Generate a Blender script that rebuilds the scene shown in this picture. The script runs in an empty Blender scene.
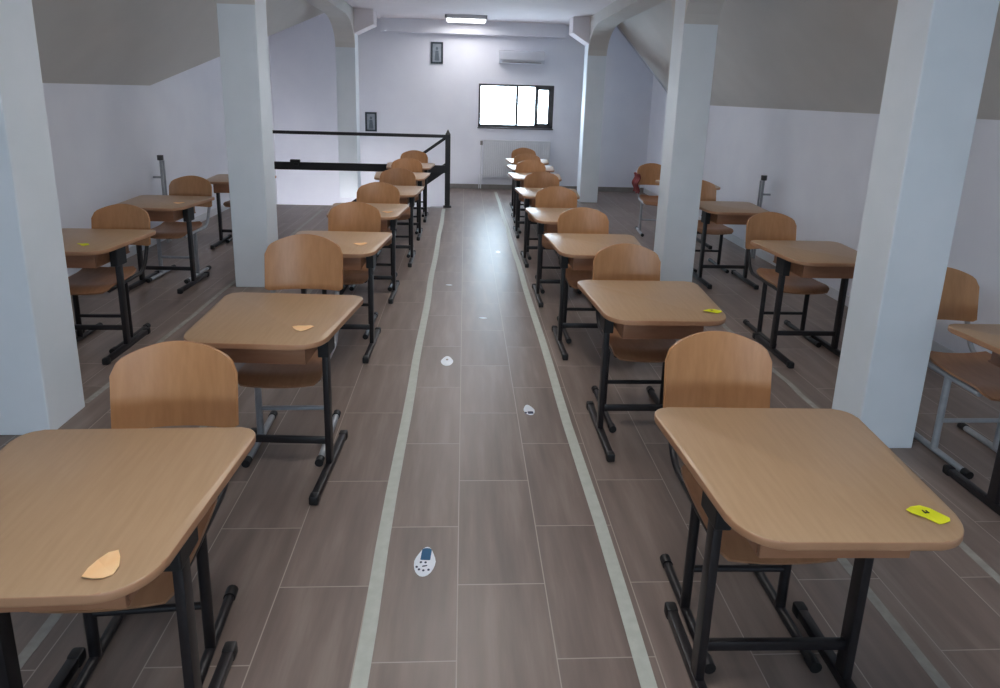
import bpy, bmesh, math, random
from mathutils import Vector, Matrix
random.seed(4)
S = bpy.context.scene
COL = S.collection
PI = math.pi

# ------------------------------------------------------------------ materials
def new_mat(name):
    m = bpy.data.materials.new(name); m.use_nodes = True
    nt = m.node_tree; nt.nodes.clear()
    out = nt.nodes.new('ShaderNodeOutputMaterial')
    b = nt.nodes.new('ShaderNodeBsdfPrincipled')
    nt.links.new(b.outputs[0], out.inputs[0])
    return m, nt, b, out

def lin(r, g, b):
    f = lambda c: (c/255/12.92) if c/255 <= .04045 else ((c/255+.055)/1.055)**2.4
    return (f(r), f(g), f(b), 1)

def noise_mat(name, c1, c2, scale=8, rough=.5, stretch=(1, 1, 1), spec=.5, metal=0, bump=0, detail=4, rough2=None, coat=0):
    m, nt, b, out = new_mat(name)
    N = nt.nodes; L = nt.links
    tc = N.new('ShaderNodeTexCoord'); mp = N.new('ShaderNodeMapping')
    mp.inputs['Scale'].default_value = stretch
    L.new(tc.outputs['Object'], mp.inputs[0])
    nz = N.new('ShaderNodeTexNoise'); nz.inputs['Scale'].default_value = scale; nz.inputs['Detail'].default_value = detail
    L.new(mp.outputs[0], nz.inputs['Vector'])
    cr = N.new('ShaderNodeValToRGB'); cr.color_ramp.elements[0].position = .35; cr.color_ramp.elements[1].position = .65
    cr.color_ramp.elements[0].color = c1; cr.color_ramp.elements[1].color = c2
    L.new(nz.outputs['Fac'], cr.inputs[0]); L.new(cr.outputs[0], b.inputs['Base Color'])
    b.inputs['Roughness'].default_value = rough
    b.inputs['Specular IOR Level'].default_value = spec
    b.inputs['Metallic'].default_value = metal
    b.inputs['Coat Weight'].default_value = coat
    if bump:
        bp = N.new('ShaderNodeBump'); bp.inputs['Strength'].default_value = bump; bp.inputs['Distance'].default_value = .002
        L.new(nz.outputs['Fac'], bp.inputs['Height']); L.new(bp.outputs[0], b.inputs['Normal'])
    return m

M = {}
M['wall'] = noise_mat('wall_paint', lin(231, 233, 242), lin(235, 237, 245), 3, .75, bump=.05)
M['slope'] = noise_mat('attic_slope_paint', lin(208, 206, 202), lin(212, 210, 206), 3, .8)
M['ceil'] = noise_mat('ceiling_paint', lin(232, 226, 229), lin(236, 230, 233), 3, .8)
M['column'] = noise_mat('column_paint', lin(224, 232, 238), lin(229, 236, 242), 4, .6, bump=.04)
M['white'] = noise_mat('white_enamel', lin(214, 217, 222), lin(220, 222, 226), 4, .35)
M['laminate'] = noise_mat('beech_laminate', lin(176, 145, 112), lin(182, 151, 118), 5, .36, (14, 1.2, 4), bump=.02)
M['edge'] = noise_mat('desk_edge_band', lin(168, 124, 92), lin(178, 134, 102), 9, .45)
M['tray'] = noise_mat('brown_tray_board', lin(150, 104, 76), lin(160, 114, 84), 5, .5, (1.5, 8, 8))
M['ply'] = noise_mat('beech_plywood', lin(182, 130, 86), lin(192, 140, 95), 5, .38, (10, 2, 2.0), bump=.03)
M['seatply'] = noise_mat('seat_plywood', lin(150, 108, 78), lin(160, 117, 86), 5, .42, (9, 2, 2))
M['black'] = noise_mat('black_powder_coat', lin(24, 22, 25), lin(30, 27, 30), 30, .42)
M['plastic'] = noise_mat('black_plastic', lin(18, 18, 20), lin(24, 24, 26), 30, .5)
M['grey'] = noise_mat('silver_grey_paint', lin(158, 162, 168), lin(168, 172, 177), 30, .35, metal=.25)
M['tape'] = noise_mat('pale_floor_tape', lin(182, 186, 176), lin(192, 195, 186), 25, .5)
M['tape2'] = noise_mat('worn_floor_tape', lin(150, 146, 138), lin(166, 162, 154), 25, .6)
M['skirt'] = noise_mat('grey_skirting', lin(128, 124, 120), lin(138, 134, 130), 10, .5)
M['peach'] = noise_mat('peach_paper', lin(255, 205, 148), lin(255, 212, 160), 20, .8)
M['yellow'] = noise_mat('yellow_paper', lin(222, 225, 20), lin(232, 233, 40), 20, .8)
M['ink'] = noise_mat('dark_ink', lin(50, 55, 40), lin(60, 64, 50), 20, .8)
M['stwhite'] = noise_mat('white_sticker', lin(225, 232, 240), lin(232, 238, 245), 20, .3)
M['stblue'] = noise_mat('blue_sticker', lin(0, 78, 120), lin(4, 90, 132), 20, .6)
M['stdark'] = noise_mat('navy_print', lin(30, 42, 72), lin(40, 52, 82), 20, .6)
M['winframe'] = noise_mat('dark_window_frame', lin(70, 68, 70), lin(80, 78, 80), 20, .4)
M['pictureframe'] = noise_mat('dark_picture_frame', lin(48, 58, 66), lin(56, 66, 74), 20, .4)
M['picture'] = noise_mat('grey_print', lin(140, 150, 160), lin(160, 168, 176), 20, .4)
M['robe'] = noise_mat('dark_grey_print', lin(92, 102, 112), lin(104, 114, 124), 30, .5)
M['acbody'] = noise_mat('air_conditioner_plastic', lin(204, 207, 216), lin(208, 211, 220), 5, .4)
M['concrete'] = noise_mat('pale_concrete', lin(180, 180, 182), lin(190, 190, 192), 10, .7)
M['red'] = noise_mat('dark_red_cloth', lin(110, 40, 42), lin(126, 50, 50), 20, .9)

def floor_mat():
    m, nt, b, out = new_mat('wood_look_floor_tiles')
    N = nt.nodes; L = nt.links
    tc = N.new('ShaderNodeTexCoord')
    sx = N.new('ShaderNodeSeparateXYZ'); L.new(tc.outputs['Object'], sx.inputs[0])
    cx = N.new('ShaderNodeCombineXYZ')
    ay = N.new('ShaderNodeMath'); ay.operation = 'ADD'; ay.inputs[1].default_value = 10*.61 - 1.575 + .305
    L.new(sx.outputs['Y'], ay.inputs[0]); L.new(ay.outputs[0], cx.inputs['X'])
    ax = N.new('ShaderNodeMath'); ax.operation = 'ADD'; ax.inputs[1].default_value = 20*.302 + .302 - .002
    L.new(sx.outputs['X'], ax.inputs[0]); L.new(ax.outputs[0], cx.inputs['Y'])
    br = N.new('ShaderNodeTexBrick')
    br.offset = .5; br.offset_frequency = 2; br.squash = 1
    br.inputs['Scale'].default_value = 1
    br.inputs['Brick Width'].default_value = .61
    br.inputs['Row Height'].default_value = .302
    br.inputs['Mortar Size'].default_value = .0022
    br.inputs['Mortar Smooth'].default_value = .3
    br.inputs['Bias'].default_value = 0
    br.inputs['Color1'].default_value = (.0, .0, .0, 1)
    br.inputs['Color2'].default_value = (1, 1, 1, 1)
    L.new(cx.outputs[0], br.inputs['Vector'])
    # grain: long streaks along Y, offset by the tile's own value
    sc = N.new('ShaderNodeVectorMath'); sc.operation = 'MULTIPLY'; sc.inputs[1].default_value = (15, 1.6, 1)
    L.new(tc.outputs['Object'], sc.inputs[0])
    off = N.new('ShaderNodeVectorMath'); off.operation = 'MULTIPLY'; off.inputs[1].default_value = (17, 31, 9)
    L.new(br.outputs['Color'], off.inputs[0])
    ad = N.new('ShaderNodeVectorMath'); ad.operation = 'ADD'
    L.new(sc.outputs[0], ad.inputs[0]); L.new(off.outputs[0], ad.inputs[1])
    nz = N.new('ShaderNodeTexNoise'); nz.inputs['Scale'].default_value = 1.0; nz.inputs['Detail'].default_value = 5
    nz.inputs['Roughness'].default_value = .55
    L.new(ad.outputs[0], nz.inputs['Vector'])
    cr = N.new('ShaderNodeValToRGB')
    e = cr.color_ramp.elements
    e[0].position = .30; e[0].color = lin(114, 100, 93)
    e[1].position = .7; e[1].color = lin(143, 128, 119)
    k = e.new(.52); k.color = lin(128, 113, 105)
    L.new(nz.outputs['Fac'], cr.inputs[0])
    hv = N.new('ShaderNodeHueSaturation')
    mr = N.new('ShaderNodeMapRange'); mr.inputs['To Min'].default_value = .93; mr.inputs['To Max'].default_value = 1.07
    L.new(br.outputs['Color'], mr.inputs['Value']); L.new(mr.outputs[0], hv.inputs['Value'])
    L.new(cr.outputs[0], hv.inputs['Color'])
    mx = N.new('ShaderNodeMix'); mx.data_type = 'RGBA'
    L.new(br.outputs['Fac'], mx.inputs['Factor']); L.new(hv.outputs[0], mx.inputs[6])
    mx.inputs[7].default_value = lin(172, 160, 149)
    L.new(mx.outputs[2], b.inputs['Base Color'])
    rr = N.new('ShaderNodeMapRange'); rr.inputs['To Min'].default_value = .33; rr.inputs['To Max'].default_value = .42
    L.new(nz.outputs['Fac'], rr.inputs['Value']); L.new(rr.outputs[0], b.inputs['Roughness'])
    b.inputs['Specular IOR Level'].default_value = .5
    bp = N.new('ShaderNodeBump'); bp.inputs['Strength'].default_value = .12; bp.inputs['Distance'].default_value = .002
    inv = N.new('ShaderNodeMath'); inv.operation = 'SUBTRACT'; inv.inputs[0].default_value = 1
    L.new(br.outputs['Fac'], inv.inputs[1]); L.new(inv.outputs[0], bp.inputs['Height'])
    L.new(bp.outputs[0], b.inputs['Normal'])
    return m
M['floor'] = floor_mat()

def glass_mat():
    m = bpy.data.materials.new('window_glass'); m.use_nodes = True
    nt = m.node_tree; nt.nodes.clear(); N = nt.nodes; L = nt.links
    out = N.new('ShaderNodeOutputMaterial'); mix = N.new('ShaderNodeMixShader')
    t = N.new('ShaderNodeBsdfTransparent'); g = N.new('ShaderNodeBsdfGlossy'); g.inputs['Roughness'].default_value = .02
    t.inputs[0].default_value = (.95, .97, .97, 1)
    nz = N.new('ShaderNodeTexNoise'); nz.inputs['Scale'].default_value = 2
    mr = N.new('ShaderNodeMapRange'); mr.inputs['To Min'].default_value = .05; mr.inputs['To Max'].default_value = .08
    L.new(nz.outputs['Fac'], mr.inputs['Value']); L.new(mr.outputs[0], mix.inputs[0])
    L.new(t.outputs[0], mix.inputs[1]); L.new(g.outputs[0], mix.inputs[2]); L.new(mix.outputs[0], out.inputs[0])
    return m
M['glass'] = glass_mat()

def emit_mat(name, col, s):
    m = bpy.data.materials.new(name); m.use_nodes = True
    nt = m.node_tree; nt.nodes.clear(); N = nt.nodes; L = nt.links
    out = N.new('ShaderNodeOutputMaterial'); e = N.new('ShaderNodeEmission')
    e.inputs[0].default_value = col; e.inputs[1].default_value = s
    L.new(e.outputs[0], out.inputs[0]); return m
ADDED_LAMP = 10.5  # strength of the unseen lamps added over the aisle
M['lamp'] = emit_mat('added_lamp_diffuser_light', (1, .97, .95, 1), ADDED_LAMP)
M['added_stair_glow'] = emit_mat('added_stairwell_glow', (1, .98, 1, 1), 22)  # glow of the light added in the stairwell
M['lamp_dim'] = emit_mat('dimmer_lamp_diffuser_light', (1, .97, .98, 1), 5.5)

# ------------------------------------------------------------------ geometry helpers
def bm_box(bm, c, s, bev=0, rot=None, seg=2):
    r = bmesh.ops.create_cube(bm, size=1)
    vs = r['verts']
    bmesh.ops.scale(bm, vec=s, verts=vs)
    if bev:
        es = list({e for v in vs for e in v.link_edges})
        rb = bmesh.ops.bevel(bm, geom=es, offset=bev, segments=seg, affect='EDGES', profile=.5)
        vs = list({v for f in rb['faces'] for v in f.verts} | {v for v in vs if v.is_valid})
    if rot is not None:
        bmesh.ops.rotate(bm, cent=(0, 0, 0), matrix=rot, verts=vs)
    bmesh.ops.translate(bm, vec=c, verts=vs)
    return vs

def bm_prism(bm, pts, z0, z1, bev=0, axis='Z'):
    """extrude the closed outline pts (u,v) between z0 and z1 of axis"""
    def P(u, v, w):
        return {'Z': (u, v, w), 'Y': (u, w, v), 'X': (w, u, v)}[axis]
    a = [bm.verts.new(P(u, v, z0)) for u, v in pts]
    b = [bm.verts.new(P(u, v, z1)) for u, v in pts]
    n = len(pts)
    f0 = bm.faces.new(a); f1 = bm.faces.new(b)
    for i in range(n):
        bm.faces.new((a[i], a[(i+1) % n], b[(i+1) % n], b[i]))
    if bev:
        es = list(f0.edges)+list(f1.edges)
        bmesh.ops.bevel(bm, geom=es, offset=bev, segments=2, affect='EDGES', profile=.5)
    return a, b

def bm_tube(bm, pts, r, n=10, caps=True):
    pts = [Vector(p) for p in pts]
    rings = []
    prev = None
    for i, p in enumerate(pts):
        if i == 0: t = (pts[1]-p)
        elif i == len(pts)-1: t = (p-pts[i-1])
        else: t = (pts[i+1]-p).normalized()+(p-pts[i-1]).normalized()
        t.normalize()
        if prev is None:
            up = Vector((0, 0, 1)) if abs(t.z) < .9 else Vector((1, 0, 0))
            u = t.cross(up).normalized()
        else:
            u = (prev - t*prev.dot(t)).normalized()
        prev = u
        v = t.cross(u)
        rings.append([bm.verts.new(p + r*(math.cos(2*PI*k/n)*u + math.sin(2*PI*k/n)*v)) for k in range(n)])
    for a, b in zip(rings, rings[1:]):
        for k in range(n):
            bm.faces.new((a[k], a[(k+1) % n], b[(k+1) % n], b[k]))
    if caps:
        bm.faces.new(rings[0]); bm.faces.new(rings[-1])

def arc(pts, p0, p1, p2, n=5):
    """quadratic bend from p0 to p2 around p1"""
    p0, p1, p2 = map(Vector, (p0, p1, p2))
    for i in range(n+1):
        t = i/n
        pts.append(tuple((1-t)**2*p0 + 2*t*(1-t)*p1 + t*t*p2))
    return pts

def rounded_poly(corners, radii, seg=7):
    out = []
    n = len(corners)
    for i in range(n):
        p = Vector(corners[i]).to_2d(); a = Vector(corners[i-1]).to_2d(); b = Vector(corners[(i+1) % n]).to_2d()
        r = radii[i]
        if r <= 0: out.append(tuple(p)); continue
        da = (a-p).normalized(); db = (b-p).normalized()
        ang = da.angle(db); d = r/math.tan(ang/2)
        s = p+da*d; e = p+db*d
        c = p+(da+db).normalized()*(r/math.sin(ang/2))
        a0 = math.atan2(s.y-c.y, s.x-c.x); a1 = math.atan2(e.y-c.y, e.x-c.x)
        while a1-a0 > PI: a1 -= 2*PI
        while a1-a0 < -PI: a1 += 2*PI
        for k in range(seg+1):
            t = a0+(a1-a0)*k/seg
            out.append((c.x+r*math.cos(t), c.y+r*math.sin(t)))
    return out

def obj(name, bm, mat, parent=None, smooth=None, mats=None):
    bmesh.ops.recalc_face_normals(bm, faces=bm.faces)
    me = bpy.data.meshes.new(name); bm.to_mesh(me); bm.free()
    for m in (mats or [mat]): me.materials.append(m)
    if smooth:
        for p in me.polygons: p.use_smooth = True
        try: me.set_sharp_from_angle(angle=math.radians(smooth))
        except Exception: pass
    o = bpy.data.objects.new(name, me); COL.objects.link(o)
    if parent: o.parent = parent
    return o

def struct(name, bm, mat, parent=None):
    o = obj(name, bm, mat, parent)
    if parent is None: o['kind'] = 'structure'
    return o

def empty(name, loc=(0, 0, 0), rz=0, label=None, cat=None, group=None):
    o = bpy.data.objects.new(name, None); COL.objects.link(o)
    o.location = loc; o.rotation_euler = (0, 0, rz); o.empty_display_size = .1
    if label: o['label'] = label
    if cat: o['category'] = cat
    if group: o['group'] = group
    return o

def tag(o, label, cat, group=None):
    o['label'] = label; o['category'] = cat
    if group: o['group'] = group
    return o

def copy_tree(o, parent=None):
    c = o.copy(); COL.objects.link(c)
    if parent: c.parent = parent
    for ch in list(o.children):
        copy_tree(ch, c)
    return c

def B(name, mat, parent, *boxes, bev=.002):
    bm = bmesh.new()
    for c, s in boxes: bm_box(bm, c, s, bev)
    return obj(name, bm, mat, parent, smooth=40)

# ------------------------------------------------------------------ room
XL, XR = -3.25, 3.25
YB, YF = -3.0, 11.3
ZC = 2.81
KL, KR = 1.63, 1.585
SX = 2.15                       # where the slopes reach the flat ceiling
HX0, HX1, HY0, HY1 = XL, -.27, 9.33, 11.3      # stair opening
T = .15

# floor with the stair opening left out
bm = bmesh.new()
bm_box(bm, ((XL+XR)/2, (YB-T+HY0)/2, -.1), (XR-XL+.3, HY0-YB+T, .2))
bm_box(bm, ((HX1+XR)/2+.075, (HY0+YF+T)/2, -.1), (XR-HX1+.15, YF-HY0+T, .2))
struct('floor', bm, M['floor'])

# left wall: knee wall and the triangular upright bay at the far end
AYL = 7.0
bm = bmesh.new()
outline = [(YB-T, -3), (YF+T, -3), (YF+T, ZC), (AYL+3.6, ZC), (AYL, KL), (YB-T, KL)]
bm_prism(bm, outline, XL-T, XL, axis='X')
struct('wall_left', bm, M['wall'])
bm = bmesh.new()
AYR = 10.0
outline = [(YB-T, -.2), (YF+T, -.2), (YF+T, ZC), (AYR, ZC), (AYR, KR), (YB-T, KR)]
bm_prism(bm, outline, XR, XR+T, axis='X')
struct('wall_right', bm, M['wall'])

# far wall with window hole
WX0, WX1, WZ0, WZ1 = .235, 1.535, 1.085, 1.815
bm = bmesh.new()
def wallbox(bm, x0, x1, z0, z1, y0, y1):
    bm_box(bm, ((x0+x1)/2, (y0+y1)/2, (z0+z1)/2), (x1-x0, y1-y0, z1-z0))
wallbox(bm, XL-T, WX0, -3, ZC+.2, YF, YF+.28)
wallbox(bm, WX1, XR+T, -3, ZC+.2, YF, YF+.28)
wallbox(bm, WX0, WX1, -3, WZ0, YF, YF+.28)
wallbox(bm, WX0, WX1, WZ1, ZC+.2, YF, YF+.28)
struct('wall_back', bm, M['wall'])
# near wall (behind the camera) with an unseen window added to let in light
NX0, NX1, NZ0, NZ1 = -.8, .9, 1.1, 1.85
bm = bmesh.new()
wallbox(bm, XL-T, NX0, -.2, ZC+.2, YB-T, YB)
wallbox(bm, NX1, XR+T, -.2, ZC+.2, YB-T, YB)
wallbox(bm, NX0, NX1, -.2, NZ0, YB-T, YB)
wallbox(bm, NX0, NX1, NZ1, ZC+.2, YB-T, YB)
struct('wall_front', bm, M['wall'])
# lower stairwell walls
bm = bmesh.new()
wallbox(bm, XL, HX1+.1, -3.1, -3, HY0-.1, YF)
wallbox(bm, XL, HX1+.1, -3, -.2, HY0-.1, HY0)
wallbox(bm, HX1, HX1+.1, -3, -.2, HY0, YF)
struct('wall_stairwell', bm, M['wall'])

# flat ceiling
bm = bmesh.new()
wallbox(bm, -SX-.02, SX+.02, ZC, ZC+.15, YB-T, YF+T)
struct('ceiling', bm, M['ceil'])
# sloping ceilings, thick slabs
def slab(bm, tri, th=.12):
    vs = [Vector(p) for p in tri]
    n = (vs[1]-vs[0]).cross(vs[2]-vs[0]).normalized()
    if n.z < 0: n = -n
    a = [bm.verts.new(v) for v in vs]; b = [bm.verts.new(v+n*th) for v in vs]
    bm.faces.new(a); bm.faces.new(b)
    k = len(vs)
    for i in range(k): bm.faces.new((a[i], a[(i+1) % k], b[(i+1) % k], b[i]))
bm = bmesh.new()
B_L = (-SX, AYL+3.6, ZC)
slab(bm, [(XL, YB-T, KL), (-SX, YB-T, ZC), B_L, (XL, AYL, KL)])
struct('ceiling_left', bm, M['slope'])
bm = bmesh.new()
slab(bm, [(XL, AYL, KL), B_L, (XL, AYL+3.6, ZC)])
wallbox(bm, XL, -SX, ZC, ZC+.15, AYL+3.55, YF+T)
struct('ceiling_hip', bm, M['wall'])
bm = bmesh.new()
slab(bm, [(XR, YB-T, KR), (SX, YB-T, ZC), (SX, AYR, ZC), (XR, AYR, KR)])
struct('ceiling_right', bm, M['slope'])
bm = bmesh.new()
wallbox(bm, SX, XR, ZC, ZC+.15, AYR-.05, YF+T)
bm_prism(bm, [(XR, KR), (SX, ZC), (XR, ZC)], AYR-.1, AYR, axis='Y')
struct('ceiling_dormer', bm, M['wall'])

# skirting
bm = bmesh.new(); wallbox(bm, HX1+.02, XR, 0, .085, YF-.012, YF); struct('baseboard_back', bm, M['skirt'])
bm = bmesh.new(); wallbox(bm, XR-.014, XR, 0, .085, YB, YF-.012); struct('baseboard_right', bm, M['white'])
bm = bmesh.new(); wallbox(bm, XL, XL+.014, 0, .085, YB, HY0-.02); struct('baseboard_left', bm, M['white'])

# beams on the columns, with curved haunches on each side of a column
CW = .29
CXL, CXR = -1.79, 2.03
colY = [2.93, 5.50, 10.2]
colX = {(0, 0): -2.095, (0, 1): -1.76, (0, 2): -1.79, (1, 0): 2.095, (1, 1): 1.94, (1, 2): 2.0}
colYY = {(0, 0): 3.02, (0, 1): 5.43, (0, 2): 10.2, (1, 0): 2.86, (1, 1): 5.62, (1, 2): 10.2}
ZB = 2.66
def haunch(bm, x0, x1, yc, sgn, z0=2.26, L=.75):
    pts = [(yc, ZB+.02)]
    n = 8
    prof = []
    for i in range(n+1):
        t = i/n*PI/2
        prof.append((yc+sgn*(CW/2 + L*(1-math.cos(t))), z0+(ZB-z0)*math.sin(t)))
    poly = [(yc, z0)]+prof+[(yc+sgn*(CW/2+L), ZB+.01), (yc, ZB+.01)]
    bm_prism(bm, poly, x0, x1, axis='X')
for k in (0, 1):
    bm = bmesh.new()
    ln = [(colX[(k, 0)], YB), (colX[(k, 0)], colYY[(k, 0)]), (colX[(k, 1)], colYY[(k, 1)]), (colX[(k, 2)], colYY[(k, 2)]), (colX[(k, 2)], YF)]
    h = CW/2-.001
    bm_prism(bm, [(x-h, y) for x, y in ln]+[(x+h, y) for x, y in reversed(ln)], ZB, ZC+.001)
    for i in range(3):
        cx, y = colX[(k, i)], colYY[(k, i)]
        haunch(bm, cx-h, cx+h, y, -1)
        if i < 2: haunch(bm, cx-h, cx+h, y, 1)
    struct('trim_%d' % (k+1), bm, M['slope'])
# closing strips between slopes and beams need no geometry: the ceiling runs over them
bm = bmesh.new(); wallbox(bm, -1.40, 1.66, 2.6, ZC, 11.12, YF)     # cross beam at the far wall
struct('trim_3', bm, M['wall'])
bm = bmesh.new()
bm_prism(bm, [(-1.65, 2.46), (-1.36, 2.60), (-1.36, ZC), (-1.65, ZC)], 10.02, 10.38, axis='Y')
struct('trim_4', bm, M['ceil'])
bm = bmesh.new()
bm_prism(bm, [(1.86, 2.42), (1.60, 2.58), (1.60, ZC), (1.86, ZC)], 10.02, 10.38, axis='Y')
struct('trim_5', bm, M['ceil'])

labs = {(0, 0): 'white square column nearest the camera on the left of the aisle',
        (0, 1): 'white square column on the left, second from the camera',
        (0, 2): 'white square column standing in front of the black stair railing',
        (1, 0): 'white square column nearest the camera on the right of the aisle',
        (1, 1): 'white square column on the right, second from the camera',
        (1, 2): 'farthest slim white column on the right, beside the far window'}
for s in (0, 1):
    for i in range(3):
        cx, y = colX[(s, i)], colYY[(s, i)]
        bm = bmesh.new()
        bm_box(bm, (cx, y, (ZB+.03)/2), (CW, CW if (s, i) != (1, 0) else .24, ZB+.03), .006)
        tag(obj('column', bm, M['column']), labs[(s, i)], 'column', 'square white columns along the aisle')

# windows
def window(name, x0, x1, z0, z1, y, cuts, sgn):
    w = empty(name); w['kind'] = 'structure'
    fr = bmesh.new(); d = .06; f = .05
    yc = y+sgn*.035
    for (a, b2, c, d2) in ((x0, x1, z0, z0+f), (x0, x1, z1-f*.7, z1), (x0, x0+f*.8, z0, z1), (x1-f*1.3, x1, z0, z1)):
        bm_box(fr, ((a+b2)/2, yc, (c+d2)/2), (b2-a, d, d2-c), .003)
    for cx_, wd in cuts:
        bm_box(fr, (cx_, yc, (z0+z1)/2), (wd, d*.9, z1-z0-.02), .003)
    obj('window_frame', fr, M['winframe'], w)
    g = bmesh.new(); bm_box(g, ((x0+x1)/2, yc, (z0+z1)/2), (x1-x0-.02, .006, z1-z0-.02))
    obj('window_pane', g, M['glass'], w)
    return w
w1 = window('window_1', WX0, WX1, WZ0, WZ1, YF, [(.90, .045), (1.235, .05)], 1)
# the right-hand sash stands a little proud and thicker
sb = bmesh.new()
for c, s in (((1.355, YF+.02, WZ0+.06), (.27, .05, .05)), ((1.355, YF+.02, WZ1-.055), (.27, .05, .05)),
             ((1.245, YF+.02, 1.45), (.05, .05, .66)), ((1.47, YF+.02, 1.45), (.06, .05, .66))):
    bm_box(sb, c, s, .003)
sash = obj('window_sash', sb, M['winframe'], w1)
hb = bmesh.new(); bm_box(hb, (1.245, YF-.025, 1.42), (.02, .04, .1), .004); obj('window_handle', hb, M['winframe'], sash)
sl = bmesh.new(); bm_box(sl, ((WX0+WX1)/2, YF-.008, WZ0-.012), (WX1-WX0+.02, .05, .022), .004); obj('window_sill', sl, M['winframe'], w1)
w2 = window('window_2_added', NX0, NX1, NZ0, NZ1, YB, [(.05, .05)], -1)  # added window behind the camera, brightens the near columns

# ------------------------------------------------------------------ lamps
def ceiling_lamp(y, label, mat='lamp'):
    t = empty('ceiling_lamp', (.0, y, ZC), 0, label, 'ceiling light', 'square ceiling lamps over the aisle')
    bm = bmesh.new()
    for c, s in (((0, .3, -.03), (.64, .02, .06)), ((0, -.3, -.03), (.64, .02, .06)), ((.31, 0, -.03), (.02, .62, .06)), ((-.31, 0, -.03), (.02, .62, .06)), ((0, 0, -.005), (.62, .6, .01))):
        bm_box(bm, c, s, .002)
    obj('lamp_frame', bm, M['white'], t)
    bm = bmesh.new(); bm_box(bm, (0, 0, -.04), (.6, .58, .02), .004); obj('lamp_diffuser', bm, M[mat], t)
    return t
ceiling_lamp(10.6, 'lit white square ceiling lamp near the far wall', 'lamp_dim')
for y in (7.4, 4.2, 1.0):  # out of view, added to brighten the desks and side walls
    ceiling_lamp(y, 'added unseen square ceiling lamp over the aisle, nearer than the visible one')

# ------------------------------------------------------------------ desk
DZ = .705
def make_desk():
    t = empty('school_desk', cat='desk')
    out = rounded_poly([(-.285, -.29), (.285, -.29), (.34, .335), (-.34, .335)], [.11, .11, .055, .055], 8)
    bm = bmesh.new()
    bm_prism(bm, out, DZ-.022, DZ, bev=.004)
    for f in bm.faces:
        f.material_index = 0 if abs(f.normal.z) > .9 else 1
    bmesh.ops.recalc_face_normals(bm, faces=bm.faces)
    for f in bm.faces: f.material_index = 0 if abs(f.normal.z) > .9 else 1
    obj('desktop', bm, None, t, smooth=50, mats=[M['laminate'], M['edge']])
    # open book tray: front board, sides and bottom
    bm = bmesh.new()
    for c, s in (((0, -.185, DZ-.073), (.392, .016, .098)), ((-.188, .01, DZ-.073), (.016, .37, .098)),
                 ((.188, .01, DZ-.073), (.016, .37, .098)), ((0, .01, DZ-.121), (.392, .39, .010))):
        bm_box(bm, c, s, .003)
    obj('book_tray', bm, M['tray'], t, smooth=40)
    for sx in (-1, 1):
        x = sx*.227
        bm = bmesh.new(); bm_box(bm, (x, 0, .355), (.028, .046, .645), .005)
        obj('leg', bm, M['black'], t, smooth=40)
        bm = bmesh.new()
        bm_box(bm, (x+sx*.002, 0, DZ-.087), (.048, .11, .13), .005)
        obj('bracket', bm, M['plastic'], t)
        bm = bmesh.new(); bm_box(bm, (x, 0, .022), (.034, .49, .032), .005)
        sk = obj('foot_bar', bm, M['black'], t, smooth=40)
        for sy in (-1, 1):
            bm = bmesh.new(); bm_box(bm, (x, sy*.25, .021), (.04, .04, .042), .008)
            obj('end_cap', bm, M['plastic'], sk, smooth=40)
    bm = bmesh.new(); bm_box(bm, (0, 0, .14), (.445, .018, .032), .004)
    obj('crossbar', bm, M['black'], t, smooth=40)
    return t

# ------------------------------------------------------------------ chair (its back is at +Y)
def sheet(fn, nu, nv, th, mask=None):
    """thick curved sheet: fn(u,v)->(point), u,v in 0..1"""
    bm = bmesh.new()
    P = [[Vector(fn(i/nu, j/nv)) for j in range(nv+1)] for i in range(nu+1)]
    A = []; Bv = []
    for i in range(nu+1):
        ra = []; rb = []
        for j in range(nv+1):
            du = P[min(i+1, nu)][j]-P[max(i-1, 0)][j]; dv = P[i][min(j+1, nv)]-P[i][max(j-1, 0)]
            n = du.cross(dv)
            n = n.normalized() if n.length > 1e-9 else Vector((0, 0, 1))
            ra.append(bm.verts.new(P[i][j]+n*th/2)); rb.append(bm.verts.new(P[i][j]-n*th/2))
        A.append(ra); Bv.append(rb)
    for i in range(nu):
        for j in range(nv):
            bm.faces.new((A[i][j], A[i+1][j], A[i+1][j+1], A[i][j+1]))
            bm.faces.new((Bv[i][j], Bv[i][j+1], Bv[i+1][j+1], Bv[i+1][j]))
    for i in range(nu):
        bm.faces.new((A[i][0], Bv[i][0], Bv[i+1][0], A[i+1][0]))
        bm.faces.new((A[i][nv], A[i+1][nv], Bv[i+1][nv], Bv[i][nv]))
    for j in range(nv):
        bm.faces.new((A[0][j], A[0][j+1], Bv[0][j+1], Bv[0][j]))
        bm.faces.new((A[nu][j], Bv[nu][j], Bv[nu][j+1], A[nu][j+1]))
    return bm

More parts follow.
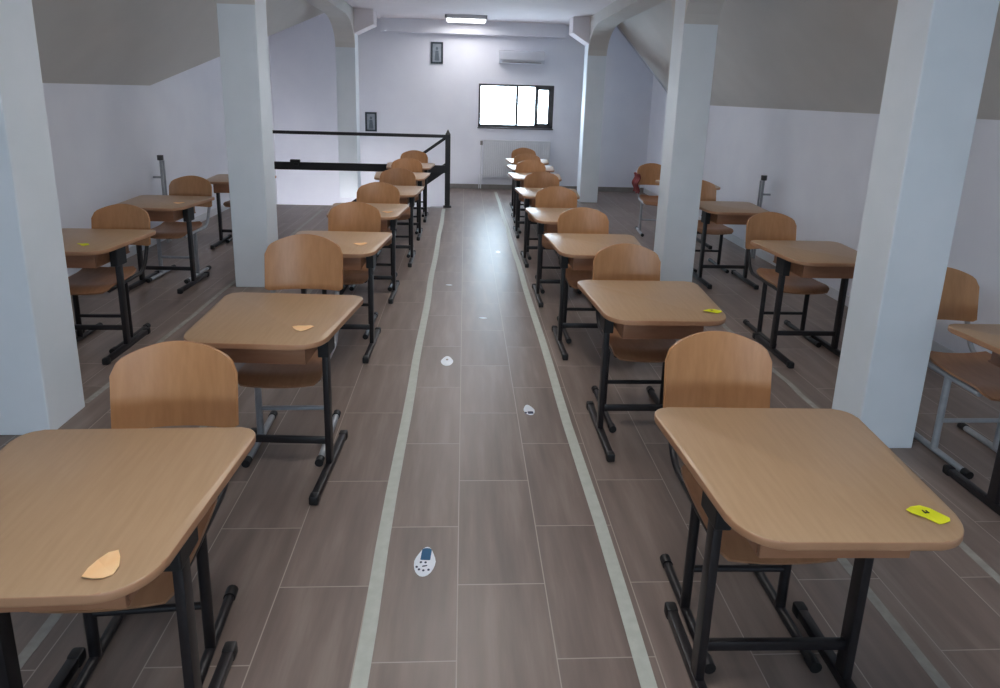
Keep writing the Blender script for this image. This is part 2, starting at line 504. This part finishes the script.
SH = .43
def make_chair(frame, BZ=.566, name='school_chair'):
    t = empty(name, cat='chair')
    hw = .192
    def back(u, v):
        x = (u*2-1)*hw
        # top edge: rounded shoulders rising to a shallow arch
        a = abs(u*2-1)
        top = .276 - .058*a**2.0
        if a > .8: top -= .035*(1-math.sqrt(max(0, 1-((a-.8)/.2)**2)))
        bot = .012*(1-math.sqrt(max(0, 1-(max(0, a-.85)/.15)**2)))
        h = bot+(top-bot)*v
        y = .345 + h*.16 - .040*a*a
        return (x, y, BZ+h)
    obj('backrest', sheet(back, 24, 8, .011), M['ply'], t, smooth=50)
    def seat(u, v):
        # u across, v from front to rear
        a = abs(u*2-1)
        w = .183 - .010*v
        if v < .12: w -= .03*(1-math.sqrt(max(0, 1-((.12-v)/.12)**2)))
        if v > .9: w -= .03*(1-math.sqrt(max(0, 1-((v-.9)/.1)**2)))
        y = -.25 + v*.41
        z = SH + .012*a*a - .012*math.sin(v*PI)
        if v < .22: z -= .035*((.22-v)/.22)**2
        if v > .8: z += .02*((v-.8)/.2)**2
        return ((u*2-1)*w, y, z)
    obj('seat', sheet(seat, 12, 16, .011), M['seatply'], t, smooth=50)
    r = .0125
    for sx in (-1, 1):
        x = sx*.160
        bm = bmesh.new(); bm_tube(bm, [(x, -.20, .018), (x, .20, .018)], .0155, 12)
        sk = obj('runner', bm, frame, t, smooth=40)
        for sy in (-1, 1):
            bm = bmesh.new(); bm_tube(bm, [(x, sy*.195, .019), (x, sy*.232, .019)], .019, 12)
            obj('end_cap', bm, M['plastic'], sk, smooth=40)
        bm = bmesh.new(); bm_tube(bm, [(x, .0, .02), (x, .0, SH-.03)], .016, 12)
        obj('leg', bm, frame, t, smooth=40)
        pts = [(x, -.19, SH-.028), (x, .14, SH-.028)]
        arc(pts, (x, .18, SH-.028), (x, .255, SH-.028), (x, .29, SH+.05), 5)
        pts.append((x, .345, BZ+.04)); pts.append((x, .364, BZ+.17))
        bm = bmesh.new(); bm_tube(bm, pts, r, 10)
        obj('back_support', bm, frame, t, smooth=40)
    bm = bmesh.new(); bm_tube(bm, [(-.160, .0, .17), (.160, .0, .17)], .011, 10)
    obj('stretcher', bm, frame, t, smooth=40)
    bm = bmesh.new()
    bm_tube(bm, [(-.160, -.12, SH-.028), (.160, -.12, SH-.028)], .010, 8)
    obj('seat_brace', bm, frame, t, smooth=40)
    bm = bmesh.new()
    bm_tube(bm, [(-.160, .1, SH-.028), (.160, .1, SH-.028)], .010, 8)
    obj('seat_brace', bm, frame, t, smooth=40)
    return t

desk0 = make_desk(); desk0.scale = (.95, 1, 1); chairK = make_chair(M['black']); chairG = make_chair(M['grey'], .655); chairS = make_chair(M['grey'])
used = set()
def place(proto, x, y, rz, label, group):
    o = proto if proto.name not in used and not used.add(proto.name) else copy_tree(proto)
    o.location = (x, y, 0); o.rotation_euler = (0, 0, math.radians(rz))
    o['label'] = label; o['group'] = group
    return o

ordn = ['nearest', 'second', 'third', 'fourth', 'fifth', 'sixth', 'seventh', 'eighth']
GD, GC = 'wooden school desks in four rows', 'school chairs behind the desks'
# (x, y of the legs, rotation, chair dx, chair dy, chair rotation, frame)
RIGHT = [(.912, 1.475, -1, .0, .265, -1, 'K'), (.92, 2.895, 0, .012, .23, 0, 'K'), (.885, 4.06, 0, .012, .25, 0, 'K'), (.85, 5.10, 0, 0, .33, 0, 'K'),
         (.85, 6.30, 0, -.0, .27, 0, 'K'), (.865, 7.60, 0, -.01, .23, 0, 'K'), (.905, 8.5, 0, -.01, .23, 0, 'K'), (.945, 9.40, 0, -.012, .3, 0, 'K')]
LEFT = [(-.878, 1.35, 1.5, -.012, .26, 4, 'K'), (-.79, 2.60, -3, -.0, .23, 1, 'G'), (-.80, 4.0, -1, -.005, .36, -1, 'K'), (-.78, 5.15, 0, .012, .3, 0, 'K'),
        (-.72, 6.25, 0, .012, .33, 0, 'K'), (-.72, 7.4, 0, .012, .3, 0, 'K'), (-.71, 8.45, 0, .01, .33, 0, 'K')]
OL = [(-2.34, 3.95, 0, .012, .13, 0, 'K'), (-2.485, 5.35, -2, -.01, .25, -2, 'S'), (-2.37, 6.85, 0, 0, .25, 0, 'K')]
OR = [(2.475, 2.27, 0, .012, .44, 0, 'S'), (2.32, 3.95, 0, .0, .32, 0, 'K'), (2.44, 5.66, 0, -.0, .5, 0, 'K'), (2.6, 7.2, 0, -.22, .56, -6, 'S')]
def where(i, n):
    if i == 0: return 'nearest the camera'
    if i == n-1: return 'farthest from the camera'
    return ordn[i]+' from the camera'
for rows, side in ((RIGHT, 'aisle row on the right'), (LEFT, 'aisle row on the left'), (OL, 'row along the left wall'), (OR, 'row along the right wall')):
    for i, (x, y, r, dx, dy, cr, fr) in enumerate(rows):
        extra = ''
        if rows is RIGHT and i < 2 or (rows is OL and i == 0): extra = ' with a yellow note'
        if rows is LEFT and i < 4 or (rows is OL and i == 1): extra = ' with a peach note'
        dk = place(desk0, x, y, r, 'wooden desk%s, %s, %s' % (extra, side, where(i, len(rows))), GD)
        f = {'K': 'black', 'G': 'silver-grey', 'S': 'silver-grey'}[fr]
        place({'K': chairK, 'G': chairG, 'S': chairS}[fr], x+dx, y+dy, cr, 'plywood chair on %s frame, %s, %s' % (f, side, where(i, len(rows))), GC)

# ------------------------------------------------------------------ notes lying on the desks
def note(x, y, shape, mat, rz, label, mark=False, s=1, k=1):
    bm = bmesh.new()
    n = len(shape)
    lift = lambda u, v: .0012+.0045*abs(math.sin(u*38+v*20))
    c = bm.verts.new((0, 0, .004)); cb = bm.verts.new((0, 0, .003))
    top = [bm.verts.new((u*s, v*s*k, lift(u, v)+.0006)) for u, v in shape]
    bot = [bm.verts.new((u*s, v*s*k, lift(u, v)-.0008)) for u, v in shape]
    for i in range(n):
        j = (i+1) % n
        bm.faces.new((c, top[i], top[j])); bm.faces.new((cb, bot[j], bot[i])); bm.faces.new((top[i], bot[i], bot[j], top[j]))
    t = obj('paper_note', bm, mat)
    t.location = (x, y, DZ+.0004); t.rotation_euler = (0, 0, math.radians(rz))
    tag(t, label, 'paper note', 'paper notes on the desks')
    if mark:
        bm = bmesh.new()
        bm_box(bm, (-.004, .006, .0062), (.003, .012, .001)); bm_box(bm, (.001, .003, .0062), (.012, .003, .001)); bm_box(bm, (.004, .006, .0062), (.003, .010, .001))
        obj('ink_mark', bm, M['ink'], t)
leaf = [(-.042, -.012), (-.03, .008), (-.012, .028), (.01, .036), (.030, .034), (.033, .012), (.03, -.012), (.018, -.028), (-.002, -.032), (-.022, -.026)]
ribbon = [(-.042, .012), (-.02, .024), (.004, .026), (.02, .016), (.042, -.014), (.036, -.022), (.016, -.026), (.004, -.028), (-.014, -.010), (-.036, .002)]
note(-.705, 1.135, leaf, M['peach'], 28, 'peach leaf-shaped paper note on the nearest left aisle desk', s=.88, k=1.25)
note(1.112, 1.275, ribbon, M['yellow'], 0, 'yellow paper note with a dark mark on the nearest right aisle desk', True, k=1.25)
note(-.640, 2.475, leaf, M['peach'], -30, 'peach paper note on the second desk left of the aisle')
note(1.150, 2.735, ribbon, M['yellow'], 15, 'yellow paper note on the second desk right of the aisle', True)
note(-.640, 3.955, leaf, M['peach'], -20, 'peach paper note on the third desk left of the aisle')
note(-.600, 5.07, leaf, M['peach'], -20, 'peach paper note on the fourth desk left of the aisle')
note(-2.25, 3.83, ribbon, M['yellow'], 0, 'yellow paper note on the nearest desk by the left wall')
note(-2.32, 5.30, leaf, M['peach'], -20, 'peach paper note on the second desk by the left wall')

# ------------------------------------------------------------------ floor tapes and stickers
def tape(x, w, y0, y1, mat, label):
    bm = bmesh.new(); n = 30
    pts = [(x+.004*math.sin(i*1.3+x*7)+random.uniform(-.002, .002), y0+(y1-y0)*i/n) for i in range(n+1)]
    a = [[bm.verts.new((px+dx, py, z)) for dx, z in ((-w/2, .0002), (-w/2, .0016), (w/2, .0016), (w/2, .0002))] for px, py in pts]
    for p, q in zip(a, a[1:]):
        for k in range(4): bm.faces.new((p[k], p[(k+1) % 4], q[(k+1) % 4], q[k]))
    bm.faces.new(a[0]); bm.faces.new(a[-1])
    tag(obj('floor_tape', bm, mat), label, 'floor tape', 'tape lines along the floor')
tape(-.278, .048, -1, 9.2, M['tape'], 'pale tape line along the left edge of the centre aisle')
tape(.559, .048, -1, 11.0, M['tape'], 'pale tape line along the right edge of the centre aisle')
tape(-1.27, .036, -1, 9.0, M['tape2'], 'thin worn tape line under the outer side of the left aisle desks')
tape(1.43, .036, -1, 11.0, M['tape2'], 'thin worn tape line under the outer side of the right aisle desks')
tape(-1.97, .034, 3.2, 9.0, M['tape2'], 'thin worn tape line past the left columns')
tape(1.95, .034, -1, 2.72, M['tape2'], 'thin worn tape line ending at the nearest right column')
tape(1.98, .034, 3.1, 5.33, M['tape2'], 'thin worn tape line between the two right columns')

def disc(bm, cx, cy, rx, ry, z, h=.0006, n=20):
    bm_prism(bm, [(cx+rx*math.cos(2*PI*k/n), cy+ry*math.sin(2*PI*k/n)) for k in range(n)], z, z+h)
def sticker(x, y, rz, label, kind, s=1.0):
    bm = bmesh.new()
    n = 24
    # footprint outline: broad rounded sole below, narrower heel above
    pts = []
    for k in range(n):
        a = 2*PI*k/n
        v = math.sin(a)*.072
        w = .037 if v < .005 else .037-.009*min(1, (v-.005)/.04)
        pts.append((math.cos(a)*w*s, v*s))
    bm_prism(bm, pts, .0004, .0012)
    t = obj('floor_sticker', bm, M['stwhite'])
    t.location = (x, y, 0); t.rotation_euler = (0, 0, math.radians(rz))
    tag(t, label, 'floor sticker', 'footprint stickers along the aisle')
    if kind == 1:
        bm = bmesh.new(); bm_prism(bm, rounded_poly([(-.018, .006), (.018, .006), (.018, .068), (-.018, .068)], [.004, .004, .013, .013], 5), .0012, .0018)
        obj('blue_panel', bm, M['stblue'], t)
        bm = bmesh.new()
        for u, v in ((-.014, -.006), (.003, -.006), (-.016, -.042), (.0, -.046), (.018, -.042), (-.026, -.030)): disc(bm, u, v, .0045, .005, .0012)
        bm_prism(bm, rounded_poly([(-.008, -.030), (.010, -.024), (.012, -.018), (-.006, -.023)], [.002]*4, 3), .0012, .0018)
        obj('printed_dots', bm, M['stdark'], t)
    elif kind == 2:
        bm = bmesh.new(); bm_prism(bm, rounded_poly([(-.012, -.045), (.018, -.045), (.018, -.018), (-.012, -.018)], [.006]*4, 4), .0012, .0018)
        disc(bm, -.022, -.03, .006, .008, .0012)
        obj('printed_dots', bm, M['stdark'], t)
    elif kind == 3:
        bm = bmesh.new(); disc(bm, 0, .02, .008, .012, .0012); obj('printed_dots', bm, M['skirt'], t)
    return t
sticker(-.117, 1.995, -4, 'blue and white footprint sticker, nearest on the aisle floor', 1, 1.05)
sticker(.371, 3.134, 5, 'white and navy footprint sticker near the right tape line', 2, .8)
sticker(-.086, 3.776, 0, 'white footprint sticker on the left half of the aisle', 3, 1.05)
sticker(.381, 6.66, 0, 'small bright white sticker far up the aisle, by the right tape', 0, .7)
sticker(.163, 4.579, 80, 'small pale sticker in the middle of the aisle floor', 0, .45)
sticker(-.114, 5.423, 80, 'small pale sticker towards the left tape, far up the aisle', 0, .4)

# ------------------------------------------------------------------ stair railing and stairs
YRL = 9.37
t = empty('stair_railing', (0, 0, 0), 0, 'black metal railing around the stair opening at the far left', 'railing')
bm = bmesh.new(); bm_box(bm, (-.235, YRL, .53), (.075, .075, 1.06), .006); bm_box(bm, (-.235, YRL, .012), (.12, .1, .02), .003)
p = obj('corner_post', bm, M['black'], t)
bm = bmesh.new(); r = bmesh.ops.create_cone(bm, cap_ends=True, segments=4, radius1=.056, radius2=.008, depth=.07, matrix=Matrix.Translation((-.235, YRL, 1.095)) @ Matrix.Rotation(PI/4, 4, 'Z'))
obj('post_cap', bm, M['black'], p)
bm = bmesh.new(); bm_box(bm, ((-.27+XL)/2, YRL, 1.035), (-.27-XL, .05, .045), .006); obj('top_rail', bm, M['black'], t)
bm = bmesh.new(); bm_box(bm, ((-.27+XL)/2, YRL, .56), (-.27-XL, .045, .11), .006)
mr_ = obj('mid_rail', bm, M['black'], t)
bm = bmesh.new(); bm_box(bm, (-2.42, YRL, .63), (.14, .05, .045), .01); bm_box(bm, (-2.40, YRL-.03, .59), (.06, .03, .05), .01); obj('rail_clamp', bm, M['plastic'], mr_)
def slant(bm, x0, z0, x1, z1, y, h, d):
    bm_prism(bm, [(x0, z0-h/2), (x0, z0+h/2), (x1, z1+h/2), (x1, z1-h/2)], y-d/2, y+d/2, axis='Y')
bm = bmesh.new(); slant(bm, -.24, 1.03, -3.0, 1.03-2.76*.72, YRL+.07, .05, .04); obj('sloping_handrail', bm, M['black'], t)
bm = bmesh.new(); slant(bm, -.24, .60, -3.0, .60-2.76*.72, YRL+.07, .13, .03); obj('sloping_band', bm, M['black'], t)
bm = bmesh.new()
for k in range(12):
    x1 = -.30-k*.24; wallbox(bm, x1-.24, x1, -.17*(k+1)-.35, -.17*(k+1), HY0+.14, YF-.9)
tag(obj('staircase', bm, M['concrete']), 'pale stairs going down to the left behind the black railing', 'stairs')

t = empty('added_stairwell_light', (-1.9, HY0, -.75), 0, 'added unseen light strip inside the stairwell, below floor level', 'added light')  # hidden light, added to lift the far wall and left bay
bm = bmesh.new(); bm_box(bm, (0, .03, 0), (1.3, .05, .14), .006); obj('added_light_housing', bm, M['white'], t)
bm = bmesh.new(); bm_box(bm, (0, .065, 0), (1.24, .03, .13), .006); obj('lamp_diffuser', bm, M['added_stair_glow'], t)

# ------------------------------------------------------------------ radiators
def radiator(loc, rz, L, z0, z1, label, pipe_side=1):
    t = empty('radiator', loc, rz, label, 'radiator', None)
    H = z1-z0
    bm = bmesh.new()
    n = int(L/.035)
    bm_box(bm, (0, .035, (z0+z1)/2), (L, .012, H-.02), .003)
    bm_box(bm, (0, .085, (z0+z1)/2), (L, .012, H-.02), .003)
    for i in range(n):
        x = -L/2+(i+.5)*L/n
        bm_box(bm, (x, .027, (z0+z1)/2), (.018, .01, H-.07), .003)
    obj('panel', bm, M['white'], t)
    bm = bmesh.new()
    bm_box(bm, (0, .06, z1-.005), (L, .08, .012), .003)
    for sx in (-1, 1): bm_box(bm, (sx*L/2, .06, (z0+z1)/2), (.008, .08, H), .002)
    obj('casing', bm, M['white'], t)
    bm = bmesh.new()
    xs = pipe_side*(L/2+.04)
    bm_tube(bm, [(xs, .06, z1-.06), (xs, .06, .02)], .009, 8)
    bm_tube(bm, [(pipe_side*(L/2), .06, z1-.06), (xs, .06, z1-.06)], .009, 8)
    bm_tube(bm, [(pipe_side*(L/2), .06, z0+.05), (xs+pipe_side*.03, .06, z0+.05), (xs+pipe_side*.03, .06, .02)], .009, 8)
    obj('pipe', bm, M['white'], t)
    bm = bmesh.new(); bm_tube(bm, [(xs, .06, z1-.09), (xs, .06, z1-.02)], .022, 12); obj('valve', bm, M['skirt'], t)
    bm = bmesh.new()
    for sx in (-1, 1): bm_box(bm, (sx*L*.35, .1, (z0+z1)/2), (.03, .026, .2), .002)
    obj('wall_bracket', bm, M['white'], t)
    return t
radiator((.92, YF-.115, 0), 0, 1.16, .21, .87, 'white panel radiator under the far window', -1)
# upright pipe risers
for x, y, zt, lab in ((XR-.10, 6.55, .9, 'thin upright heating pipe on the right wall'), (XL+.10, 6.86, .93, 'thin upright heating pipe on the left wall')):
    t = empty('heating_pipe', (x, y, 0), 0, lab, 'pipe')
    bm = bmesh.new(); bm_tube(bm, [(0, 0, 0), (0, 0, zt)], .013, 10); bm_tube(bm, [(0, .06, 0), (0, .06, zt-.06)], .011, 10)
    for z in (.3, .7): bm_box(bm, (.045 if x > 0 else -.045, 0, z), (.09, .02, .02))
    obj('pipe', bm, M['grey'], t)
    bm = bmesh.new(); bm_tube(bm, [(0, 0, zt-.05), (0, 0, zt)], .03, 12); obj('vent_valve', bm, M['winframe'], t)

# ------------------------------------------------------------------ things on the far wall
t = empty('air_conditioner', (.945, YF, 2.26), 0, 'white wall-mounted air conditioner above the far window', 'air conditioner')
bm = bmesh.new(); bm_prism(bm, rounded_poly([(0, -.1), (-.14, -.1), (-.19, -.04), (-.19, .1), (0, .12)], [0, .02, .03, .04, 0], 4), -.38, .38, axis='X')
obj('housing', bm, M['acbody'], t, smooth=30)
bm = bmesh.new(); bm_box(bm, (0, -.155, -.085), (.66, .04, .012), .003); obj('air_flap', bm, M['skirt'], t)

def icon(x0, x1, z0, z1, label):
    t = empty('framed_picture', ((x0+x1)/2, YF, (z0+z1)/2), 0, label, 'framed picture', 'small dark-framed pictures on the far wall')
    w, h, f = x1-x0, z1-z0, .03
    bm = bmesh.new()
    for c, s in (((0, -.015, h/2-f/2), (w, .03, f)), ((0, -.015, -h/2+f/2), (w, .03, f)), ((w/2-f/2, -.015, 0), (f, .03, h)), ((-w/2+f/2, -.015, 0), (f, .03, h))):
        bm_box(bm, c, s, .004)
    obj('frame', bm, M['pictureframe'], t)
    bm = bmesh.new(); bm_box(bm, (0, -.006, 0), (w-.04, .01, h-.04)); pic = obj('print', bm, M['picture'], t)
    bm = bmesh.new()
    bm_prism(bm, rounded_poly([(-w*.2, -h*.36), (w*.2, -h*.36), (w*.12, h*.1), (-w*.12, h*.1)], [.01]*4, 3), -.014, -.011, axis='Y')
    bm_prism(bm, [(w*.1*math.cos(a*PI/8), h*.2+w*.12*math.sin(a*PI/8)) for a in range(16)], -.014, -.011, axis='Y')
    obj('printed_figure', bm, M['robe'], pic)
icon(-.585, -.38, 2.12, 2.47, 'small dark-framed picture high on the far wall, left of the lamp')
icon(-1.70, -1.505, .96, 1.285, 'small dark-framed picture above the stair railing, beside the column')

# dark red cloth hanging on the farthest chair by the right wall
bm = bmesh.new()
fn = lambda u, v: (2.185+.015*math.sin(v*9)+.01*math.sin(u*11), 7.86+u*.22, .72-v*.24+.01*math.sin(u*9))
obj_c = obj('hanging_cloth', sheet(fn, 10, 10, .012), M['red'], None, smooth=60)
bm.free()
tag(obj_c, 'dark red cloth hanging beside the farthest chair by the right wall', 'cloth')

# ------------------------------------------------------------------ daylight
w = bpy.data.worlds.new('World'); S.world = w; w.use_nodes = True
nt = w.node_tree; bg = nt.nodes['Background']
bg.inputs[0].default_value = (.68, .84, 1.0, 1); bg.inputs[1].default_value = 13
def portal(x, y, z, sx, sz, rx):
    l = bpy.data.lights.new('window_daylight', 'AREA'); l.shape = 'RECTANGLE'; l.size = sx; l.size_y = sz
    l.cycles.is_portal = True
    o = bpy.data.objects.new('window_daylight', l); COL.objects.link(o)
    o.location = (x, y, z); o.rotation_euler = (rx, 0, 0)
portal((WX0+WX1)/2, YF+.3, (WZ0+WZ1)/2, WX1-WX0, WZ1-WZ0, -PI/2)
portal((NX0+NX1)/2, YB-.3, (NZ0+NZ1)/2, NX1-NX0, NZ1-NZ0, PI/2)  # portal for the added window behind the camera

# ------------------------------------------------------------------ camera
f, H, py, vx, vy, roll = 640, 1.65, 246, 465, 93, .03
d = Vector(((vx-500)/f, (vy-py)/f, 1)).normalized()
up = Vector((math.sin(roll), -math.cos(roll), 0)); up.z = -(up.x*d.x+up.y*d.y)/d.z; up.normalize()
Xc = d.cross(up)
R = [Xc, d, up]                         # rows: world axes written in camera axes (x right, y down, z forward)
right = Vector((R[0].x, R[1].x, R[2].x)); down = Vector((R[0].y, R[1].y, R[2].y)); fwd = Vector((R[0].z, R[1].z, R[2].z))
cam = bpy.data.cameras.new('Camera'); co = bpy.data.objects.new('Camera', cam); COL.objects.link(co)
m = Matrix.Identity(4)
for i in range(3):
    m[i][0] = right[i]; m[i][1] = -down[i]; m[i][2] = -fwd[i]
m[0][3], m[1][3], m[2][3] = 0, 0, H
co.matrix_world = m
cam.sensor_fit = 'HORIZONTAL'; cam.sensor_width = 36; cam.lens = f/1000*36
cam.shift_y = -(344-py)/1000
cam.clip_start = .05
S.camera = co
S.view_settings.view_transform = 'Standard'; S.view_settings.look = 'None'
S.view_settings.gamma = 1; S.view_settings.use_curve_mapping = False
S.view_settings.exposure = 1.12
